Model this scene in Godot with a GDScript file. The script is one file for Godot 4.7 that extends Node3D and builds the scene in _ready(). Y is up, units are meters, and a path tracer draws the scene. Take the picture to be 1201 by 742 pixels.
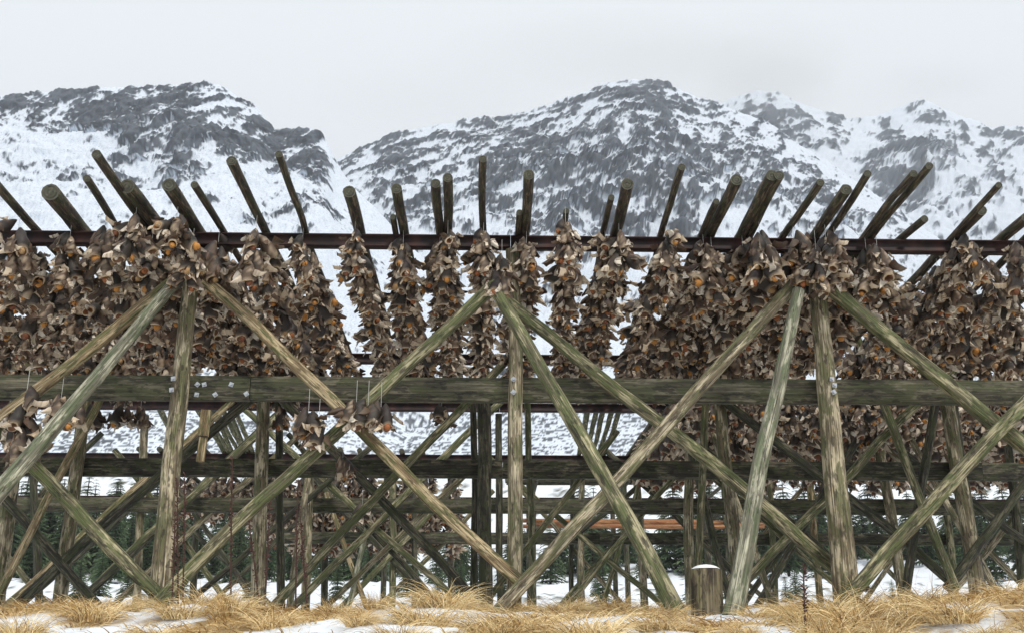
extends Node3D
# A stockfish drying rack on a snowy bank below winter mountains. Metres; y = 0 is the ground at the rack's front posts, the rack's rows run along x, its poles along z.

const TIMBERS := [ # kind, upper end, lower end, radii, wood, bend
	["post",[-2.740,3.220,0.000],[-2.734,-0.330,0.000],0.078,0.111,"grey",0.010],
	["post",[0.270,3.220,0.000],[0.298,-0.330,0.000],0.072,0.078,"grey",0.010],
	["post",[3.127,3.220,0.000],[3.156,-0.330,0.000],0.087,0.136,"grey",0.010],
	["post",[-5.736,3.220,0.000],[-5.472,-0.330,0.000],0.090,0.118,"grey",0.010],
	["post",[6.528,3.220,0.000],[6.166,-0.330,0.000],0.093,0.122,"grey",0.010],
	["brace",[-2.695,2.963,0.150],[0.327,0.113,0.150],0.068,0.066,"tan",0.012],
	["brace",[0.111,2.822,0.290],[-2.762,-0.139,0.290],0.067,0.069,"green",0.012],
	["brace",[0.050,2.822,0.150],[3.209,0.251,-0.240],0.066,0.072,"green",0.012],
	["brace",[2.931,2.916,0.290],[0.138,-0.114,0.290],0.074,0.071,"grey",0.012],
	["brace",[3.139,2.882,0.160],[5.415,0.818,0.160],0.073,0.080,"green",0.012],
	["brace",[5.998,2.858,0.300],[2.923,-0.130,0.300],0.080,0.072,"green",0.012],
	["brace",[-5.699,2.756,0.160],[-2.549,-0.096,0.160],0.077,0.070,"green",0.012],
	["brace",[-2.672,2.910,0.290],[-5.233,0.540,0.290],0.059,0.065,"tan",0.012],
	["prop",[-2.742,2.832,0.320],[-4.136,-0.228,1.550],0.059,0.087,"pale",0.012],
	["prop",[0.071,2.730,0.450],[1.514,-0.193,1.150],0.064,0.083,"green",0.012],
	["prop",[2.838,2.691,0.450],[1.864,-0.227,1.300],0.062,0.089,"pale",0.012],
	["post",[-2.742,3.220,-3.700],[-2.563,-0.470,-3.700],0.091,0.098,"grey",0.010],
	["post",[-2.656,3.220,-4.200],[-2.354,-0.470,-4.200],0.055,0.059,"dark",0.010],
	["post",[0.006,3.220,-3.700],[0.066,-0.470,-3.700],0.095,0.096,"dark",0.010],
	["post",[-0.132,3.220,-4.050],[-0.076,-0.470,-4.050],0.049,0.047,"dark",0.010],
	["post",[2.931,3.220,-3.700],[3.086,-0.470,-3.700],0.086,0.093,"grey",0.010],
	["post",[5.790,3.220,-3.700],[5.913,-0.470,-3.700],0.097,0.110,"grey",0.010],
	["post",[6.041,3.220,-4.100],[6.159,-0.470,-4.100],0.059,0.063,"dark",0.010],
	["post",[-4.907,3.220,-3.700],[-4.895,-0.470,-3.700],0.084,0.097,"grey",0.010],
	["post",[-5.640,3.220,-3.700],[-5.640,-0.470,-3.700],0.102,0.120,"grey",0.010],
	["brace",[-2.191,3.348,-3.560],[-5.391,0.133,-3.560],0.069,0.074,"dark",0.012],
	["brace",[-3.058,3.299,-3.560],[-0.026,0.238,-3.560],0.070,0.069,"dark",0.012],
	["brace",[0.452,3.309,-3.430],[-2.400,0.186,-3.430],0.062,0.064,"green",0.012],
	["brace",[2.192,3.357,-3.560],[5.559,0.503,-3.560],0.064,0.069,"dark",0.012],
	["brace",[6.123,3.362,-3.430],[2.998,0.408,-3.430],0.068,0.065,"green",0.012],
	["brace",[2.812,3.569,-3.370],[2.465,0.305,-3.370],0.053,0.053,"green",0.012],
	["brace",[5.780,3.567,-3.400],[4.912,0.313,-3.400],0.062,0.062,"dark",0.012],
	["brace",[4.576,3.532,-3.300],[5.482,0.402,-3.300],0.060,0.062,"green",0.012],
	["brace",[8.182,3.474,-3.500],[5.444,0.419,-3.500],0.072,0.069,"dark",0.012],
	["brace",[-7.145,2.976,-3.500],[-4.305,0.112,-3.500],0.070,0.067,"dark",0.012],
	["brace",[-4.283,3.417,-3.300],[-5.429,0.312,-3.300],0.054,0.056,"tan",0.012],
	["brace",[0.439,3.419,-3.400],[1.310,1.805,-3.400],0.047,0.048,"green",0.012],
	["brace",[1.685,2.400,-4.000],[0.018,0.246,-4.000],0.048,0.049,"green",0.012],
	["post",[-2.548,3.220,-6.600],[-2.483,-0.450,-6.600],0.070,0.074,"grey",0.010],
	["post",[-6.746,3.220,-6.600],[-6.045,-0.450,-6.600],0.061,0.065,"dark",0.010],
	["post",[0.244,3.220,-6.600],[0.280,-0.450,-6.600],0.057,0.061,"dark",0.010],
	["post",[3.078,3.220,-6.600],[2.953,-0.450,-6.600],0.083,0.087,"grey",0.010],
	["post",[5.899,3.220,-6.600],[6.123,-0.450,-6.600],0.087,0.092,"grey",0.010],
	["post",[-5.077,3.220,-6.800],[-4.858,-0.450,-6.800],0.066,0.071,"grey",0.010],
	["post",[7.886,3.220,-6.600],[7.777,-0.450,-6.600],0.076,0.081,"dark",0.010],
	["brace",[-3.695,3.365,-6.500],[-6.747,0.326,-6.500],0.058,0.063,"tan",0.012],
	["brace",[-2.715,3.512,-6.500],[-5.519,0.575,-6.500],0.064,0.068,"green",0.012],
	["brace",[-3.591,3.308,-6.500],[-0.320,0.489,-6.500],0.058,0.058,"green",0.012],
	["brace",[0.449,3.562,-6.380],[-2.665,0.360,-6.380],0.063,0.065,"green",0.012],
	["brace",[2.664,3.257,-6.500],[5.546,0.679,-6.500],0.057,0.062,"dark",0.012],
	["brace",[6.165,3.672,-6.380],[3.845,0.407,-6.380],0.067,0.066,"dark",0.012],
	["brace",[-2.904,3.330,-6.500],[-5.845,0.259,-6.500],0.064,0.069,"dark",0.012],
	["brace",[6.142,2.717,-6.500],[8.830,0.655,-6.500],0.066,0.073,"dark",0.012],
	["brace",[2.964,3.044,-6.400],[3.512,0.490,-6.400],0.063,0.066,"dark",0.012],
	["brace",[-1.563,2.713,-6.400],[-4.410,0.215,-6.400],0.050,0.053,"dark",0.012],
	["post",[2.778,3.220,-10.300],[2.874,-0.350,-10.300],0.077,0.083,"grey",0.010],
	["post",[1.807,3.220,-10.300],[1.668,-0.350,-10.300],0.061,0.068,"grey",0.010],
	["post",[1.658,3.220,-10.600],[1.574,-0.350,-10.600],0.047,0.053,"dark",0.010],
	["post",[-1.627,3.220,-10.300],[-1.508,-0.350,-10.300],0.069,0.068,"green",0.010],
	["post",[-1.253,3.220,-10.200],[-1.098,-0.350,-10.200],0.053,0.060,"dark",0.010],
	["post",[-5.647,3.220,-10.300],[-5.539,-0.350,-10.300],0.063,0.070,"green",0.010],
	["post",[5.929,3.220,-10.300],[5.927,-0.350,-10.300],0.072,0.070,"tan",0.010],
	["post",[5.207,3.220,-10.300],[5.119,-0.350,-10.300],0.063,0.062,"green",0.010],
	["post",[8.347,3.220,-10.300],[8.351,-0.350,-10.300],0.074,0.073,"green",0.010],
	["brace",[-3.375,3.285,-10.200],[-0.772,0.669,-10.200],0.062,0.063,"dark",0.012],
	["brace",[-0.051,3.192,-10.100],[-2.622,0.432,-10.100],0.061,0.064,"green",0.012],
	["brace",[-2.759,2.617,-10.050],[-1.910,0.515,-10.050],0.053,0.055,"tan",0.012],
	["brace",[2.205,3.475,-10.200],[4.480,1.226,-10.200],0.061,0.065,"dark",0.012],
	["brace",[3.000,3.433,-10.100],[2.106,0.724,-10.100],0.054,0.056,"green",0.012],
	["brace",[3.156,3.086,-10.150],[0.520,0.983,-10.150],0.054,0.055,"dark",0.012],
	["brace",[-5.725,3.188,-10.100],[-3.852,0.656,-10.100],0.055,0.056,"dark",0.012],
	["brace",[8.491,2.781,-10.200],[6.189,0.735,-10.200],0.057,0.058,"dark",0.012],
	["brace",[-1.898,2.563,-9.950],[-2.300,0.424,-9.950],0.053,0.055,"pale",0.012],
	["brace",[-5.676,2.945,-6.820],[-8.423,-0.250,-6.820],0.050,0.052,"dark",0.012],
	["brace",[-8.509,2.818,-6.960],[-5.546,-0.250,-6.960],0.050,0.052,"green",0.012],
	["brace",[-2.661,3.041,-6.820],[-5.982,-0.250,-6.820],0.050,0.052,"grey",0.012],
	["brace",[-5.529,2.728,-6.960],[-2.989,-0.250,-6.960],0.050,0.052,"green",0.012],
	["brace",[-0.002,2.630,-6.820],[-2.882,-0.250,-6.820],0.050,0.052,"grey",0.012],
	["brace",[-2.954,2.978,-6.960],[0.073,-0.250,-6.960],0.050,0.052,"dark",0.012],
	["brace",[3.117,2.579,-6.820],[0.573,-0.250,-6.820],0.050,0.052,"green",0.012],
	["brace",[0.116,2.629,-6.960],[3.439,-0.250,-6.960],0.050,0.052,"green",0.012],
	["brace",[5.924,3.077,-6.820],[3.174,-0.250,-6.820],0.050,0.052,"dark",0.012],
	["brace",[3.225,2.609,-6.960],[6.331,-0.250,-6.960],0.050,0.052,"green",0.012],
	["brace",[9.280,3.036,-6.820],[5.929,-0.250,-6.820],0.050,0.052,"grey",0.012],
	["brace",[5.999,3.061,-6.960],[8.858,-0.250,-6.960],0.050,0.052,"grey",0.012],
	["brace",[-5.869,2.862,-10.520],[-8.898,-0.250,-10.520],0.050,0.052,"dark",0.012],
	["brace",[-8.475,2.540,-10.660],[-5.837,-0.250,-10.660],0.050,0.052,"grey",0.012],
	["brace",[-2.762,2.689,-10.520],[-5.761,-0.250,-10.520],0.050,0.052,"dark",0.012],
	["brace",[-5.944,2.654,-10.660],[-2.487,-0.250,-10.660],0.050,0.052,"dark",0.012],
	["brace",[0.205,2.743,-10.520],[-2.721,-0.250,-10.520],0.050,0.052,"grey",0.012],
	["brace",[-2.830,2.847,-10.660],[-0.005,-0.250,-10.660],0.050,0.052,"green",0.012],
	["brace",[3.275,2.874,-10.520],[0.563,-0.250,-10.520],0.050,0.052,"green",0.012],
	["brace",[0.443,3.058,-10.660],[3.415,-0.250,-10.660],0.050,0.052,"grey",0.012],
	["brace",[6.057,3.036,-10.520],[3.001,-0.250,-10.520],0.050,0.052,"grey",0.012],
	["brace",[2.915,2.949,-10.660],[6.228,-0.250,-10.660],0.050,0.052,"grey",0.012],
	["brace",[8.722,3.067,-10.520],[5.805,-0.250,-10.520],0.050,0.052,"grey",0.012],
	["brace",[6.058,2.718,-10.660],[8.789,-0.250,-10.660],0.050,0.052,"grey",0.012],
	["brace",[-2.470,2.900,-6.400],[-2.300,-0.250,-3.900],0.050,0.052,"grey",0.012],
	["brace",[0.570,2.900,-3.900],[0.740,-0.250,-6.400],0.050,0.052,"green",0.012],
	["brace",[3.430,2.900,-6.400],[3.600,-0.250,-3.900],0.050,0.052,"grey",0.012],
	["brace",[6.330,2.900,-6.400],[6.500,-0.250,-3.900],0.050,0.052,"grey",0.012],
]
const POLES := [ # x and z of the front end, x over the front rail, sideways drift per metre, radius
	[-4.228,0.929,-4.244,-0.0167,0.039],
	[-3.822,0.732,-3.832,-0.0132,0.078],
	[-3.381,1.154,-3.474,-0.0812,0.032],
	[-3.161,1.578,-3.164,-0.0023,0.039],
	[-3.116,0.897,-3.085,0.0352,0.067],
	[-2.749,0.922,-2.726,0.0246,0.060],
	[-2.498,1.007,-2.478,0.0196,0.032],
	[-2.075,1.474,-2.070,0.0028,0.042],
	[-1.682,1.603,-1.694,-0.0073,0.030],
	[-1.191,0.865,-1.188,0.0042,0.056],
	[-0.760,0.952,-0.761,-0.0006,0.046],
	[-0.839,0.377,-0.841,-0.0054,0.028],
	[-0.422,1.090,-0.421,0.0003,0.042],
	[-0.324,1.195,-0.341,-0.0141,0.042],
	[-0.006,1.581,-0.009,-0.0019,0.032],
	[0.384,1.256,0.396,0.0091,0.046],
	[0.315,0.504,0.323,0.0161,0.028],
	[0.727,0.595,0.761,0.0568,0.026],
	[1.122,0.862,1.135,0.0151,0.028],
	[1.228,1.042,1.248,0.0194,0.053],
	[1.641,1.486,1.689,0.0318,0.030],
	[2.059,0.813,2.063,0.0056,0.028],
	[2.154,1.190,2.146,-0.0071,0.051],
	[2.432,1.286,2.440,0.0063,0.049],
	[2.507,1.302,2.538,0.0238,0.042],
	[2.865,1.216,2.857,-0.0067,0.032],
	[3.145,1.029,3.153,0.0079,0.049],
	[3.217,1.376,3.276,0.0427,0.032],
	[3.626,1.387,3.620,-0.0046,0.032],
	[3.686,1.536,3.719,0.0212,0.032],
	[4.081,0.430,4.032,-0.1137,0.035],
	[4.421,1.178,4.493,0.0612,0.028],
	[4.526,0.605,4.535,0.0148,0.049],
	[5.016,0.461,5.007,-0.0201,0.049],
	[5.154,1.069,5.213,0.0545,0.039],
	[-4.661,0.842,-4.639,0.0256,0.049],
	[-4.988,0.876,-4.979,0.0111,0.046],
	[-5.317,0.853,-5.294,0.0278,0.053],
	[-5.664,0.866,-5.648,0.0186,0.042],
	[-6.039,0.834,-6.001,0.0456,0.053],
	[-6.389,0.840,-6.353,0.0421,0.046],
	[-6.743,0.838,-6.705,0.0451,0.042],
	[5.508,0.974,5.542,0.0347,0.046],
	[5.884,0.968,5.916,0.0328,0.053],
	[6.235,1.001,6.291,0.0555,0.042],
	[6.618,0.987,6.666,0.0490,0.053],
	[6.973,1.012,7.043,0.0687,0.046],
]
const BARE_POLES := [ # x, z, drift per metre, radius
	[-4.394,-7.194,-0.0930,0.045],
	[-4.289,-7.191,-0.0968,0.038],
	[-4.184,-7.189,-0.1053,0.045],
	[-4.092,-7.186,-0.1051,0.038],
	[-4.000,-7.184,-0.1049,0.045],
	[-3.908,-7.181,-0.1094,0.038],
	[-3.816,-7.179,-0.1092,0.045],
	[-4.985,-7.210,-0.1390,0.051],
	[1.754,-7.033,0.0399,0.045],
	[1.623,-7.037,0.0423,0.051],
	[1.859,-7.030,0.0408,0.045],
	[1.990,-7.027,0.0384,0.045],
	[2.109,-7.024,0.0353,0.045],
	[2.752,-7.007,0.0035,0.045],
	[2.936,-7.002,0.0040,0.045],
]
const STRAYS := [
	[-3.953,1.783,0.350],
	[-3.670,1.722,0.300],
	[-1.497,1.577,0.450],
	[-1.404,1.488,0.450],
	[-1.091,1.655,0.450],
	[-0.992,1.663,0.420],
	[-0.881,1.649,0.420],
	[-1.675,1.939,-3.500],
	[-1.712,1.834,-6.300],
	[-4.367,2.586,-3.600],
	[-4.201,2.601,-3.700],
	[-4.739,2.594,-3.600],
	[-0.508,2.622,-3.600],
	[-2.465,2.588,-3.600],
]
const WEEDS := [ # tip, foot
	[[-2.487,0.914,0.750],[-2.377,-0.129,0.750]],
	[[-2.420,0.942,0.750],[-2.346,-0.031,0.750]],
	[[-2.052,1.084,0.750],[-1.970,-0.141,0.750]],
	[[-1.882,0.571,0.750],[-1.728,-0.173,0.750]],
	[[-1.721,0.709,0.750],[-1.702,-0.069,0.750]],
	[[-1.499,0.897,0.750],[-1.453,-0.205,0.750]],
	[[-1.470,0.641,0.750],[-1.352,-0.225,0.750]],
	[[-2.475,0.637,0.750],[-2.428,-0.084,0.750]],
	[[2.075,0.024,2.600],[2.052,-0.384,2.600]],
]
const BOLTS := [
	[-2.609,1.926,0.000],
	[-2.547,1.926,0.000],
	[-2.302,1.928,0.000],
	[-2.608,1.830,0.000],
	[-2.440,1.832,0.000],
	[-2.158,1.841,0.000],
	[-2.777,1.925,0.000],
	[-2.782,1.821,0.000],
	[0.274,1.946,0.000],
	[0.273,1.826,0.000],
	[3.167,1.959,0.000],
	[3.172,1.838,0.000],
	[3.186,1.902,0.000],
]
const RIDGE_WEST := [ # x, height of the skyline, 800 m out
	[-456.920,431.089], [-418.617,437.609], [-379.947,443.424], [-354.064,447.572], [-314.626,450.426], [-268.519,454.907], [-238.794,458.400], [-222.213,460.177], [-209.795,455.791], [-197.727,446.863], [-180.349,437.311], [-164.379,417.375], [-149.204,418.326], [-135.953,418.509], [-126.984,411.962], [-121.242,403.194], [-116.050,391.552], [-104.026,372.877], [-83.574,350.992], [-43.507,306.110], [-4.669,265.899], [45.606,226.869], [94.938,201.523]
]
const RIDGE_MAIN := [ # x, height of the skyline, 1200 m out
	[-305.702,477.707], [-223.813,547.047], [-174.953,585.511], [-157.702,596.687], [-128.523,610.297], [-99.054,621.787], [-69.337,631.116], [-29.399,639.514], [30.918,651.632], [71.443,664.691], [112.343,681.292], [148.403,694.498], [179.350,700.755], [204.900,697.667], [225.091,689.879], [255.179,676.516], [285.114,663.220], [315.049,652.265], [339.684,640.151], [373.288,614.773], [411.286,586.413], [448.833,558.391], [485.701,528.546], [531.127,491.776], [595.535,455.779], [669.596,425.529]
]
const RIDGE_BACK := [ # x, height of the skyline, 1900 m out
	[271.194,969.572], [369.384,1024.191], [435.452,1053.926], [477.207,1074.488], [518.751,1087.869], [558.988,1081.162], [613.977,1056.506], [692.997,1032.340], [742.502,1040.254], [793.376,1059.098], [835.539,1070.633], [874.104,1051.182], [920.652,1031.939], [958.591,1010.873], [991.712,1014.921], [1018.100,1017.084], [1116.639,1031.076], [1252.074,1054.774]
]
const TUSSOCKS := [ # x, z, size
	[-3.91,0.20,0.68], [-3.68,0.20,0.68], [-3.43,0.20,0.56], [-2.59,2.10,0.68], [-2.56,1.45,0.43], [-2.00,2.05,0.74], [-2.13,0.80,0.81], [-1.69,2.05,0.68], [-1.65,1.40,0.50], [-1.28,2.75,0.56], [-0.98,2.05,0.50], [-0.76,1.60,0.43], [-0.44,3.60,0.50], [-0.38,2.40,0.81], [-0.28,1.35,0.74], [-0.18,0.20,0.56], [0.08,3.35,0.81], [0.25,3.20,0.74], [0.47,0.20,0.56], [0.70,0.50,0.68], [0.90,0.20,0.68], [1.11,0.20,0.68], [0.60,3.45,0.74], [1.26,0.20,0.62], [1.40,0.20,0.68], [1.37,1.30,0.50], [2.02,1.50,0.50], [2.28,1.25,0.56], [-2.63,3.20,0.62], [-1.89,3.25,0.43], [-0.94,3.60,0.50], [2.13,2.25,0.68], [2.49,1.50,0.81], [3.03,0.20,0.81], [2.39,2.50,0.87], [3.28,0.20,0.81], [3.47,0.20,0.81], [2.72,2.50,0.87], [3.35,1.25,0.87], [3.94,0.20,0.81], [2.93,2.80,0.81], [4.19,0.20,0.68], [4.34,0.20,0.68], [4.05,1.20,0.68], [4.57,0.20,0.62], [2.28,3.30,0.74], [1.98,3.30,0.74], [2.94,3.25,0.56], [0.04,0.20,0.56], [0.25,0.20,0.56], [-3.08,0.20,0.50], [-2.73,0.20,0.43], [-0.74,2.90,0.43], [1.03,3.10,0.50], [1.54,3.10,0.37]
]
const MIST := [ # centre, size, density
	[163,687,-1140,420,90,160,0.0004,"thin mist capping the broad summit"],
	[485,1055,-1790,420,170,260,0.0004,"thick cloud hiding the far peak beside the broad summit"],
	[-14,618,-1120,330,60,160,0.0002,"low mist along the shoulder ridge of the broad mountain"],
	[801,1074,-1840,420,90,200,0.0003,"faint mist over the pale far ridge"],
]
const ROCK_WEST := [ # bare rock: bearing and steepness as seen from the road, their extents, strength
	[-0.4639,0.5348,0.0328,0.0224,0.45], [-0.4199,0.5448,0.0495,0.0263,0.55], [-0.3653,0.5362,0.0453,0.0300,0.65], [-0.3154,0.5323,0.0413,0.0395,0.65], [-0.2753,0.5469,0.0415,0.0379,0.65], [-0.2365,0.5287,0.0331,0.0281,0.60], [-0.2981,0.4794,0.0260,0.0163,0.55], [-0.3435,0.4860,0.0179,0.0109,0.30], [-0.1850,0.4990,0.0313,0.0276,0.65], [-0.1617,0.4793,0.0180,0.0237,0.40], [-0.3900,0.4674,0.0242,0.0126,0.15], [-0.1685,0.4257,0.0322,0.0176,0.20], [-0.4428,0.4402,0.0240,0.0177,0.10]
]
const ROCK_MAIN := [ # bare rock: bearing and steepness as seen from the road, their extents, strength
	[-0.0983,0.4937,0.0495,0.0239,0.40], [-0.1222,0.4753,0.0328,0.0127,0.30], [-0.0239,0.4947,0.0497,0.0417,0.45], [0.0258,0.4999,0.0416,0.0466,0.42], [0.0758,0.5098,0.0418,0.0564,0.42], [0.1262,0.5198,0.0420,0.0664,0.52], [0.1686,0.5297,0.0422,0.0620,0.55], [0.2186,0.5164,0.0422,0.0424,0.48], [0.2692,0.5170,0.0338,0.0244,0.42], [0.2829,0.5313,0.0119,0.0057,0.80], [-0.0069,0.4453,0.0572,0.0269,0.32], [0.1075,0.4377,0.0739,0.0359,0.30], [0.1903,0.4520,0.0579,0.0363,0.35], [0.2734,0.4575,0.0499,0.0319,0.28], [0.3536,0.4271,0.0497,0.0268,0.20], [-0.0803,0.4444,0.0326,0.0223,0.20], [0.2419,0.4844,0.0335,0.0277,0.30]
]
const ROCK_EAST := [ # bare rock: bearing and steepness as seen from the road, their extents, strength
	[0.2793,0.5406,0.0341,0.0286,0.45], [0.3288,0.5225,0.0340,0.0236,0.30], [0.4000,0.5141,0.0170,0.0378,0.50], [0.4229,0.4913,0.0338,0.0223,0.60], [0.4379,0.5476,0.0223,0.0192,0.35], [0.4730,0.5198,0.0290,0.0227,0.35], [0.5239,0.5177,0.0222,0.0170,0.70], [0.4846,0.4782,0.0338,0.0166,0.20], [0.3248,0.4763,0.0419,0.0184,0.20], [0.4475,0.4506,0.0418,0.0181,0.15]
]
const ROWS := [0.0, -3.7, -6.6, -10.3]
const RAIL_TOP := 3.36
const EYE := Vector3(0, -0.76, 10)
const SHORE := [-8.0, -1.9, 0.0, -1.6, 3.0, -0.7, 5.0, 0.13, 6.5, 0.33, 8.0, 0.51, 9.0, 0.63, 10.0, 0.72, 11.5, 0.66, 14.0, 0.55, 18.0, 0.65, 25.0, 1.2, 40.0, 2.75, 60.0, 4.7, 80.0, 7.0, 110.0, 10.5, 150.0, 18.0, 200.0, 34.0, 260.0, 52.0, 400.0, 75.0, 2600.0, 90.0]

var rng := RandomNumberGenerator.new()
var M := {}
var used := {}
var n1 := FastNoiseLite.new()
var n2 := FastNoiseLite.new()

func numbered(called: String) -> String:
	var n: int = used.get(called, 0)
	used[called] = n + 1
	return called if n == 0 else "%s_%03d" % [called, n]

func tag(o: Node, label := "", category := "", group := "", kind := "") -> void:
	if label: o.set_meta("label", label)
	if category: o.set_meta("category", category)
	if group: o.set_meta("group", group)
	if kind: o.set_meta("kind", kind)

func base(called: String, at := Vector3.ZERO) -> Node3D:
	var o := Node3D.new()
	o.name = numbered(called)
	add_child(o)
	o.position = at
	return o

func put(called: String, mesh: Mesh, parent: Node = self, at := Vector3.ZERO) -> MeshInstance3D:
	var o := MeshInstance3D.new()
	o.name = numbered(called) if parent == self else called
	o.mesh = mesh
	parent.add_child(o, true)
	o.position = at
	return o

func lerp_table(t: Array, x: float) -> float:
	if x <= t[0]: return t[1]
	for i in range(2, t.size(), 2):
		if x <= t[i]:
			var u: float = (x - t[i - 2]) / (t[i] - t[i - 2])
			return lerpf(t[i - 1], t[i + 1], u)
	return t[t.size() - 1]

func smooth_table(t: Array, x: float, w: float) -> float:
	return (lerp_table(t, x - w) + 2.0 * lerp_table(t, x) + lerp_table(t, x + w)) * 0.25

func ground_y(x: float, z: float) -> float:
	var d := 10.0 - z
	var h := smooth_table(SHORE, d, maxf(0.6, absf(d) * 0.08)) + EYE.y
	h += n1.get_noise_2d(x * 1.1, z * 1.1) * clampf(0.07 + absf(d) * 0.004, 0.05, 0.9)
	h += n1.get_noise_2d(x * 5.0 + 90.0, z * 5.0) * 0.04 - 0.05
	h += 0.17 * exp(-pow((x - 4.3) / 1.5, 2.0) - pow((z - 1.9) / 1.1, 2.0)) + 0.07 * exp(-pow((x + 2.0) / .8, 2.0) - pow((z - 1.2) / .6, 2.0)) + 0.08 * exp(-pow((x + .5) / .6, 2.0) - pow((z - 1.5) / .7, 2.0))
	return h

# ------------------------------------------------------------------ materials

func flat_mat(c: Color, rough := 0.8) -> StandardMaterial3D:
	var m := StandardMaterial3D.new()
	m.albedo_color = c.linear_to_srgb()
	m.roughness = rough
	return m

func vertex_mat(rough := 0.8) -> StandardMaterial3D:
	var m := StandardMaterial3D.new()
	m.vertex_color_use_as_albedo = true
	m.roughness = rough
	return m

# A log's skin: 1 turn wide, 6.5 m long. Grain runs along it; algae and bleached wood lie in patches with ragged outlines.
func wood_mat(seed_: int, wood: Color, bleached: Color, algae: Color, dark: Color, algae_share: float, dark_share: float) -> StandardMaterial3D:
	var W := 160
	var H := 1024
	var im := Image.create(W, H, false, Image.FORMAT_RGB8)
	var hi := Image.create(W, H, false, Image.FORMAT_L8)
	var g := FastNoiseLite.new(); g.seed = seed_; g.frequency = 1.0; g.fractal_octaves = 3
	var p := FastNoiseLite.new(); p.seed = seed_ + 7; p.frequency = 1.0; p.fractal_octaves = 5; p.fractal_gain = 0.62
	for y in H:
		var L := y * 6.5 / H
		for x in W:
			var a := TAU * x / W
			var cx := cos(a)
			var cz := sin(a)
			var grain := g.get_noise_3d(cx * 5.5, L * 1.1, cz * 5.5) + 0.6 * g.get_noise_3d(cx * 13.0, L * 2.4 + 40.0, cz * 13.0)
			var crack := absf(g.get_noise_3d(cx * 4.0 + 9.0, L * 0.7, cz * 4.0))
			var patch := p.get_noise_3d(cx * 0.7, L * 2.1 + 11.0, cz * 0.7)
			var moss := p.get_noise_3d(cx * 0.8 + 31.0, L * 2.6, cz * 0.8) + grain * 0.18
			var blot := p.get_noise_3d(cx * 1.2, L * 4.6, cz * 1.2 + 57.0) + grain * 0.12
			var c := wood.lerp(bleached, smoothstep(-0.22, 0.32, patch + grain * 0.35))
			c = c.lerp(algae, 0.85 * smoothstep(-0.07, 0.1, moss - 0.5 + algae_share))
			c = c.lerp(dark, 0.75 * smoothstep(-0.05, 0.12, blot - 0.55 + dark_share))
			var k := 1.0 + grain * 0.7
			var h := 0.55 + grain * 0.3
			var knot := g.get_noise_3d(cx * 1.1 + 70.0, L * 3.6, cz * 1.1)
			if knot > 0.42:
				c = c.lerp(dark, .6 * smoothstep(.42, .5, knot))
				h += .25
			if crack < 0.035:
				c = c.lerp(dark, 0.85 * (1.0 - crack / 0.035))
				h -= 0.5 * (1.0 - crack / 0.035)
			im.set_pixel(x, y, Color(c.r * k, c.g * k, c.b * k).clamp().linear_to_srgb())
			hi.set_pixel(x, y, Color(clampf(h, 0, 1), 0, 0))
	var m := StandardMaterial3D.new()
	m.albedo_texture = ImageTexture.create_from_image(im)
	m.heightmap_enabled = true
	m.heightmap_texture = ImageTexture.create_from_image(hi)
	m.heightmap_scale = 0.7
	m.roughness = 0.85
	return m

func noise_tex(freq: float, octaves: int, stops: Array, colors: Array, seed_ := 3, size := 1024, type := FastNoiseLite.TYPE_SIMPLEX_SMOOTH) -> NoiseTexture2D:
	var n := FastNoiseLite.new()
	n.noise_type = type
	n.seed = seed_; n.frequency = freq; n.fractal_octaves = octaves
	var t := NoiseTexture2D.new()
	t.width = size; t.height = size; t.seamless = true; t.noise = n
	if stops:
		var r := Gradient.new()
		r.offsets = PackedFloat32Array(stops)
		r.colors = PackedColorArray(colors)
		t.color_ramp = r
	return t

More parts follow.
